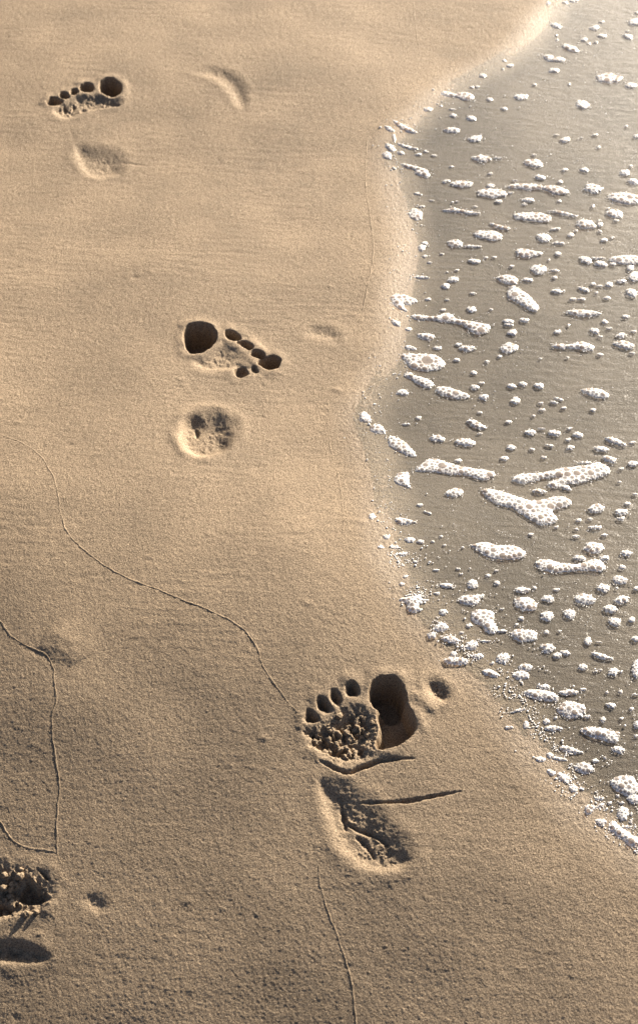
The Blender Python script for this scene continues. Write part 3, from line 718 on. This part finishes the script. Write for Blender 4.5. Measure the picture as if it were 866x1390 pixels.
    L_('the thin foam wisp', 'thin foam wisp seaward of the foam loaf, trailing to a point', [(585, 712), (640, 717), (700, 742), (732, 756), (680, 762), (616, 748)]), (70, 750, 80, 64, -10), (325, 597, 30, 28), (178, 515, 30, 22), (150, 553, 20, 16), (405, 592, 26, 14), (75, 592, 36, 14), (38, 308, 30, 20),
    (435, 718, 60, 30, 15), (390, 735, 50, 40), (540, 803, 54, 40), (718, 830, 66, 46), (640, 818, 26, 14), (765, 830, 24, 18), L_('the tall foam scrap', 'tall foam scrap cut by the right edge near the lower water', (858, 815, 60, 110)), (30, 238, 24, 12), (65, 460, 28, 14), (740, 338, 20, 14), (500, 32, 50, 14), (235, 20, 36, 16),
    (205, 805, 84, 42), (178, 850, 96, 54)],
10: [L_('the foam boot', 'boot shaped foam patch with its toe pointing down and seaward', [(510, 230), (538, 202), (590, 201), (644, 212), (655, 250), (645, 270), (664, 298), (676, 333), (640, 350), (606, 340), (586, 314), (556, 289), (520, 274)]), (695, 330, 60, 18),
    (520, 415, 80, 58, -5), (555, 478, 66, 38), L_('the upper froth clot', 'clot of froth on damp sand between the frothy star and the nearest footprint', [(280, 325), (330, 272), (372, 288), (388, 320), (340, 334)]), (285, 355, 52, 42), [(325, 375), (390, 352), (444, 378), (449, 397), (410, 409), (368, 393)],
    L_('the flat froth band', 'flat band of froth on the wet sand beyond the round dent', [(345, 495), (400, 482), (450, 487), (494, 492), (505, 527), (460, 529), (400, 529), (368, 523)]), (630, 578, 104, 42, 15), (665, 48, 34, 24), (380, 60, 70, 22, 10), (505, 300, 40, 30), (460, 340, 30, 16), (815, 255, 30, 20),
    (415, 465, 40, 36), (640, 520, 30, 20), (600, 390, 80, 12)],
11: [L_('the foam flounder', 'flat foam flounder pointing landward, touching the thick foam pad', [(180, 262), (220, 237), (290, 242), (362, 252), (405, 290), (382, 314), (320, 309), (248, 299)]), (310, 225, 82, 32, 5), (455, 258, 112, 38), (540, 240, 40, 16),
    L_('the thick foam pad', 'thick oval foam pad with a brown bubble near its middle', (475, 360, 172, 106, 8), hole=(460, 358, 40, 26, 0)), (705, 335, 60, 30, 10),
    L_('the foam bolster', 'thick foam bolster with fine grain in front of the thick pad', [(514, 472), (580, 457), (660, 465), (720, 487), (765, 487), (750, 520), (745, 556), (700, 560), (638, 534), (568, 516), (536, 493)]),
    L_('the smooth foam slug', 'smooth narrow foam slug near the lower waterline', [(396, 578), (440, 567), (500, 592), (552, 612), (510, 626), (448, 609), (406, 599)]), (745, 595, 76, 38, 3), (345, 630, 46, 38), (400, 648, 92, 26, 10), (290, 655, 60, 36),
    L_('the low foam lump', 'low foam lump with a scatter of beads beside it near the lower waterline', (545, 703, 114, 72, 10)),
    L_('the big foam mound', 'big bright foam mound, largest near the lower right edge', [(699, 775), (750, 746), (832, 741), (860, 788), (872, 822), (842, 872), (778, 865), (726, 834), (699, 800)]), (860, 450, 50, 44), (205, 450, 36, 52), (160, 365, 100, 20, -15), (105, 465, 60, 20), (325, 430, 40, 36), (365, 470, 110, 36),
    (658, 418, 36, 36), (680, 258, 20, 16), (760, 253, 26, 20), (380, 408, 24, 20), (670, 642, 24, 20), (825, 355, 26, 20), (765, 412, 24, 18), (610, 660, 40, 24), (850, 270, 40, 16), (850, 515, 30, 22), (615, 135, 26, 14), (570, 400, 50, 24)],
12: [(835, 545, 96, 68), (755, 650, 86, 104, -10), (405, 472, 70, 60, 20), L_('the bent froth strand', 'bent strand of froth on the sand landward of the big foam mound', [(476, 600), (520, 582), (560, 597), (610, 562), (632, 590), (602, 609), (560, 614), (533, 654), (492, 664)]),
    L_('the ragged froth bank', 'ragged bank of froth along the waterline in the lower right corner', [(645, 730), (690, 686), (714, 717), (763, 757), (803, 787), (880, 840), (880, 894), (800, 884), (748, 834), (697, 804), (666, 783)]),
    (600, 710, 84, 54), (250, 360, 72, 42, 30), (330, 395, 104, 62, 35), (165, 262, 60, 36), (590, 540, 72, 32), (660, 575, 36, 30), (745, 572, 36, 28), (718, 520, 26, 22), (815, 650, 24, 30), (815, 705, 30, 40), (780, 742, 80, 20)],
}

def outline_px(t, shape):
    ox, oy, s = TILES[t]
    if isinstance(shape, tuple):
        cx, cy, w, h = shape[:4]
        a = math.radians(shape[4] if len(shape) > 4 else 0)
        n = 18
        th = np.arange(n) / n * 2 * np.pi
        k = 1 + rng.normal(0, .08, n)
        ex, ey = np.cos(th) * w / 2 * k, np.sin(th) * h / 2 * k
        pts = np.stack([cx + ex * math.cos(a) - ey * math.sin(a), cy + ex * math.sin(a) + ey * math.cos(a)], -1)
    else:
        pts = chaikin(shape, 2)
    return np.stack([ox + pts[:, 0] / s, oy + pts[:, 1] / s], -1)

def top_z(x, y):
    return np.maximum(water_z(x, y), ground_z(x, y))

def foam_mesh(p, size_px, hole=None, pxm=1000.0):
    """a raised raft of bubbles inside the ground outline p; returns mesh data about its centre, and the biggest bubbles"""
    lo, hi = p.min(0), p.max(0)
    c = (lo + hi) / 2
    big = size_px > 30
    step = (0.42 if size_px < 24 else 0.48) / pxm
    xs = np.arange(lo[0] - .0015, hi[0] + .0015, step); ys = np.arange(lo[1] - .002, hi[1] + .002, step * 1.15)
    x, y = np.meshgrid(xs, ys)
    sd = sdf(p, x, y) + 0.0005 * noise(x * 400, y * 400, 81)
    msd = float(sd.max())
    # pack bubbles from large to small
    px = 1.0 / pxm
    area = float((sd > 0).sum()) * step * step * 1.15
    B = []
    if hole is not None:
        B.append((hole[0], hole[1], hole[2]))
    rr = []
    n_ = area / (px * px)
    if big:
        rr += [rng.uniform(3.8, 6.0) * px for _ in range(int(n_ / 700))]
    if size_px > 20:
        rr += [rng.uniform(2.5, 4.1) * px for _ in range(int(n_ / 36))]
    if size_px > 11:
        rr += [rng.uniform(1.6, 2.3) * px for _ in range(int(n_ / 14))]
    rr += [rng.uniform(1.0, 1.6) * px for _ in range(int(n_ / 7) + 4)]
    rr += [rng.uniform(.6, 1.0) * px for _ in range(int(n_ / 5) + 5)]
    cand = np.stack([x[sd > 0], y[sd > 0], sd[sd > 0]], -1)
    if len(cand) < 8: return None
    arr = np.array(B) if B else np.zeros((0, 3))
    for r in rr:
        for _ in range(7):
            q = cand[rng.integers(len(cand))]
            if q[2] < r * (.9 if r > 2 * px else .35): continue
            if len(arr) and (np.hypot(arr[:, 0] - q[0], arr[:, 1] - q[1]) < (arr[:, 2] + r) * .88).any(): continue
            arr = np.vstack([arr, [q[0], q[1], r]]); break
    if len(arr) == 0: arr = np.array([[c[0], c[1], max(msd * .8, .0008)]])
    d1 = np.full(x.shape, 9.0); d2 = np.full(x.shape, 9.0); rad = np.full(x.shape, .001)
    for bx, by, br in arr:
        d = np.hypot(x - bx, y - by) - br
        m = d < d1
        d2 = np.where(m, d1, np.minimum(d2, d)); d1 = np.where(m, d, d1); rad = np.where(m, br, rad)
    wt = 0.50 * px
    wall = 1 - sstep(.7 * wt, 2.8 * wt, d2 - d1)
    wall = np.maximum(wall, .8 * (1 - sstep(-.2 * px, .5 * px, -d1)))
    small = 1 - sstep(.8 * px, 1.4 * px, rad)
    wall = np.maximum(wall, small * .85)                 # the finest bubbles read as white
    wall = np.maximum(wall, (.75 + .5 * noise(x * 300, y * 300, 84)) * (1 - sstep(0, 1.1 * px, sd)))
    wall = np.clip(wall, 0, 1)
    if size_px < 9: wall = wall * .6
    elif size_px < 13: wall = wall * .8
    keepv = (sd > 1.6 * px) | ((d1 < .45 * px) & (sd > -.0018))
    R = max(min(msd, .009), .0006)
    hmax = min(.0020, .25 * R + .0003)
    t = np.clip(sd / R, 0, 1)
    env = hmax * (1 - (1 - t) ** 2)
    dome = np.sqrt(np.clip(1 - np.clip((d1 + rad) / (rad * 1.25), 0, 1) ** 2, 0, 1)) * np.minimum(rad, .0028)
    lump = 1 + .18 * noise(x * 120, y * 120, 83)
    z = env * lump * .8 + dome * .15 * np.clip(env / hmax + .25, 0, 1)
    f = keepv[:-1, :-1] & keepv[1:, :-1] & keepv[:-1, 1:] & keepv[1:, 1:]
    if not f.any(): return None
    iv = np.arange(x.size, dtype=np.int32).reshape(x.shape)
    q = np.stack([iv[:-1, :-1], iv[:-1, 1:], iv[1:, 1:], iv[1:, :-1]], -1)[f]
    bord = np.zeros(x.shape, int)
    for a in (0, 1):
        for b in (0, 1):
            bord[a:a + f.shape[0], b:b + f.shape[1]] += f
    z = np.where(bord < 4, -.0004, z)
    gz = top_z(x.ravel(), y.ravel()).reshape(x.shape)
    base = float(np.median(gz[bord > 0]))
    zz = z + (gz - base) * .7
    used = np.unique(q); rm = np.zeros(x.size, np.int32); rm[used] = np.arange(len(used))
    v = np.stack([x - c[0], y - c[1], zz], -1).reshape(-1, 3)[used]
    top = [(bx - c[0], by - c[1], br) for bx, by, br in arr if br > 3.2 * px]
    hts = [float(zz[np.argmin(abs(ys - c[1] - b[1])), np.argmin(abs(xs - c[0] - b[0]))]) for b in top]
    return (c[0], c[1], base), v, rm[q], wall.ravel()[used], list(zip(top, hts))

def dome_mesh(r):
    n, k = 14, 5
    v = []; q = []
    for j in range(k):
        a = j / k * math.pi / 2
        for i in range(n):
            b = i / n * 2 * math.pi
            v.append((r * math.cos(a) * math.cos(b), r * math.cos(a) * math.sin(b), .62 * r * math.sin(a)))
    for j in range(k - 1):
        for i in range(n):
            q.append((j * n + i, j * n + (i + 1) % n, (j + 1) * n + (i + 1) % n, (j + 1) * n + i))
    # close the crown with a small fan of quads
    for i in range(0, n - 2, 2):
        q.append(((k - 1) * n, (k - 1) * n + i + 1, (k - 1) * n + i + 2, (k - 1) * n + (i + 3) % n))
    return mesh_np('bubble', np.array(v), np.array(q), M_FILM)

items = []
for t, shapes in FOAM.items():
    for s in shapes:
        lm = s if isinstance(s, L_) else None
        px = outline_px(t, s.shape if lm else s)
        items.append(dict(px=px, lm=lm, t=t))
marks = []
for it in items:
    px = it['px']
    it['c'] = (px.min(0) + px.max(0)) / 2
    it['w'], it['h'] = np.ptp(px, axis=0)
    if it['lm']: marks.append(it)

def describe(it):
    w, h = it['w'], it['h'] * 1.45
    a, b = max(w, h), min(w, h)
    size = 'tiny' if a < 7.5 else 'small' if a < 13 else 'modest' if a < 19 else 'broad'
    shp = 'round' if a / b < 1.35 else 'oval' if a / b < 2.3 else 'thin'
    return size, shp
def relation(it):
    best = sorted(marks, key=lambda m: np.hypot(*((m['c'] - it['c']) * (1, 1.4))))[0]
    d = it['c'] - best['c']
    ang = math.degrees(math.atan2(-d[1] * 1.4, d[0])) % 360
    k = int((ang + 22.5) // 45) % 8
    word = ['seaward of', 'seaward beyond', 'beyond', 'landward beyond', 'landward of', 'landward in front of', 'in front of', 'seaward in front of'][k]
    return word, best['lm'].ref, float(np.hypot(*d))
buckets = {}
for it in items:
    if it['lm']:
        it['label'] = it['lm'].label
    else:
        it['desc'] = describe(it); it['rel'] = relation(it)
        buckets.setdefault((it['desc'], it['rel'][:2]), []).append(it)
ORD = ['nearest', 'second', 'third', 'fourth', 'fifth', 'sixth', 'seventh', 'eighth']
for (desc, rel), lst in buckets.items():
    lst.sort(key=lambda i: i['rel'][2])
    for k, it in enumerate(lst):
        noun = 'foam fleck' if desc[0] in ('tiny', 'small') else 'foam patch'
        pre = '' if len(lst) == 1 else ORD[k] + ' '
        it['label'] = f'{pre}{desc[0]} {desc[1]} {noun} {rel[0]} {rel[1]}'

for it in items:
    p = P(it['px'][:, 0], it['px'][:, 1])
    pxm = float(pix_scale(p[:, 1].mean()))
    hole = None
    if it['lm'] and 'hole' in it['lm'].kw:
        ox, oy, s = TILES[it['t']]
        hx, hy, hw, hh, _ = it['lm'].kw['hole']
        hc = P(ox + hx / s, oy + hy / s)
        hole = (hc[0], hc[1], .5 * (hw + hh * 1.3) / 2 / s / pxm)
    r = foam_mesh(p, it['w'], hole, pxm)
    if r is None: continue
    loc, v, q, wall, bigs = r
    small = it['w'] < 13 and not it['lm']
    nm = 'foam_fleck' if small else 'foam_patch'
    o = link(nm, mesh_np(nm, v, q, M_FOAM, {'wall': wall}), None, loc)
    tag(o, it['label'], 'foam', 'foam flecks dotted over the water film' if small else 'foam patches left on the water film')
    for (bx, by, br), bz in bigs[:14]:
        link('bubble', dome_mesh(br * .98), o, (bx, by, max(bz - br * .5, .0004)))

# ------------------------------------------------------------------ froth beads scattered along the wet edge and over the film: far too many to count
def beads(pts, rad):
    n, k = 7, 3
    base = []
    for j in range(k + 1):
        a = j / k * math.pi / 2 * .96
        for i in range(n):
            b = i / n * 2 * math.pi
            base.append((math.cos(a) * math.cos(b), math.cos(a) * math.sin(b), math.sin(a)))
    base = np.array(base)
    fq = np.array([(j * n + i, j * n + (i + 1) % n, (j + 1) * n + (i + 1) % n, (j + 1) * n + i) for j in range(k) for i in range(n)])
    v = (base[None] * (rad[:, None, None] * np.array([1.15, 1.0, .75])) + pts[:, None, :]).reshape(-1, 3)
    q = (fq[None] + (np.arange(len(pts)) * len(base))[:, None, None]).reshape(-1, 4)
    return v, q
pts, rad = [], []
SPX = np.array(SHORE_PX, float)
def shore_at(py):
    return float(np.interp(py, SPX[:, 1], SPX[:, 0]))
for k in range(2600):
    py = rng.uniform(740, 1180) if rng.random() < .8 else rng.uniform(120, 740)
    near = rng.normal(4, 15) if rng.random() < .75 else rng.exponential(60)
    x_ = shore_at(py) + near
    g = P(x_, py)
    if noise(np.array([g[0] * 38]), np.array([g[1] * 38]), 91)[0] < -.02: continue
    s = pix_scale(g[1])
    r = rng.uniform(.5, 1.35) / s * (1.35 if rng.random() < .12 else .85)
    pts.append((g[0], g[1], float(top_z(np.array([g[0]]), np.array([g[1]]))[0]) + .1 * r)); rad.append(r)
for k in range(1500):
    py = rng.uniform(0, 1130)
    x_ = rng.uniform(shore_at(py), 880)
    g = P(x_, py)
    if noise(np.array([g[0] * 22]), np.array([g[1] * 30]), 92)[0] < .05: continue
    s = pix_scale(g[1])
    r = rng.uniform(.35, .8) / s
    pts.append((g[0], g[1], float(top_z(np.array([g[0]]), np.array([g[1]]))[0]) - .3 * r)); rad.append(r)
for it in items:                                        # loose beads fringing the larger rafts, strung out along the shore
    if it['w'] < 15: continue
    n_ = int(it['w'] * .55)
    for _ in range(n_):
        b = it['px'][rng.integers(len(it['px']))] + np.array([rng.normal(0, 4.5), rng.normal(0, 1.4)])
        g = P(b[0], b[1]); s = pix_scale(g[1]); r = rng.uniform(.35, .95) / s
        pts.append((g[0], g[1], float(top_z(np.array([g[0]]), np.array([g[1]]))[0]) - .1 * r)); rad.append(r)
v, q = beads(np.array(pts), np.array(rad))
fr = link('froth', mesh_np('froth', v, q, M_FOAM, {'wall': np.full(len(v), .95)}))
tag(fr, 'countless tiny froth beads along the wet edge of the sand', 'froth', kind='stuff')

# ------------------------------------------------------------------ crumbled sand clods
def clod_mesh(r, seed):
    n, k = 22, 13
    th = np.linspace(0, 2 * np.pi, n, endpoint=False); ph = np.linspace(-np.pi / 2 + .05, np.pi / 2 - .05, k)
    T, Pp = np.meshgrid(th, ph)
    d = np.stack([np.cos(Pp) * np.cos(T), np.cos(Pp) * np.sin(T), np.sin(Pp)], -1)
    rr = r * (1 + .55 * noise(d[..., 0] * 1.6 + seed, d[..., 1] * 1.6 + d[..., 2] * 1.1, 95) + .35 * noise(d[..., 0] * 4 + seed, d[..., 1] * 4 + d[..., 2] * 3, 96))
    v = (d * rr[..., None] * np.array([1.15, .95, .75])).reshape(-1, 3)
    ix = np.arange(n * k).reshape(k, n)
    q = np.stack([ix[:-1], np.roll(ix[:-1], -1, 1), np.roll(ix[1:], -1, 1), ix[1:]], -1).reshape(-1, 4)
    return mesh_np('sand_clod', v, q, M_SAND, {'shore': np.full(len(v), .3)})
CL = [((370, 880, 2.887), [(150, 330), (185, 375), (225, 320), (250, 370), (275, 300), (300, 345), (330, 300), (350, 260), (370, 330), (205, 400), (315, 385), (390, 290), (260, 262)], .0036, 'small crumbled sand clod inside the ball of the nearest footprint', 'sand clods in the nearest footprint'),
      ((0, 1080, 4.33), [(30, 470), (70, 520), (120, 480), (60, 570), (160, 700), (90, 690), (25, 540), (220, 690), (255, 560), (130, 440), (30, 660)], .0040, 'rough sand clod heaped in the crumbly footprint', 'sand clods in the crumbly footprint')]
for (o_, pl, r0, lab, grp) in CL:
    for k, (a, b) in enumerate(pl):
        g = tile(*o_, [(a, b)])[0]
        r = r0 * random.uniform(.55, 1.15)
        z = float(ground_z(np.array([g[0]]), np.array([g[1]]))[0])
        o = link('sand_clod', clod_mesh(r, k * 3.1 + r0 * 1e4), None, (g[0], g[1], z + r * .2))
        o.rotation_euler = (random.uniform(-.4, .4), random.uniform(-.4, .4), random.uniform(0, 6.28))
        tag(o, lab, 'sand clod', grp)
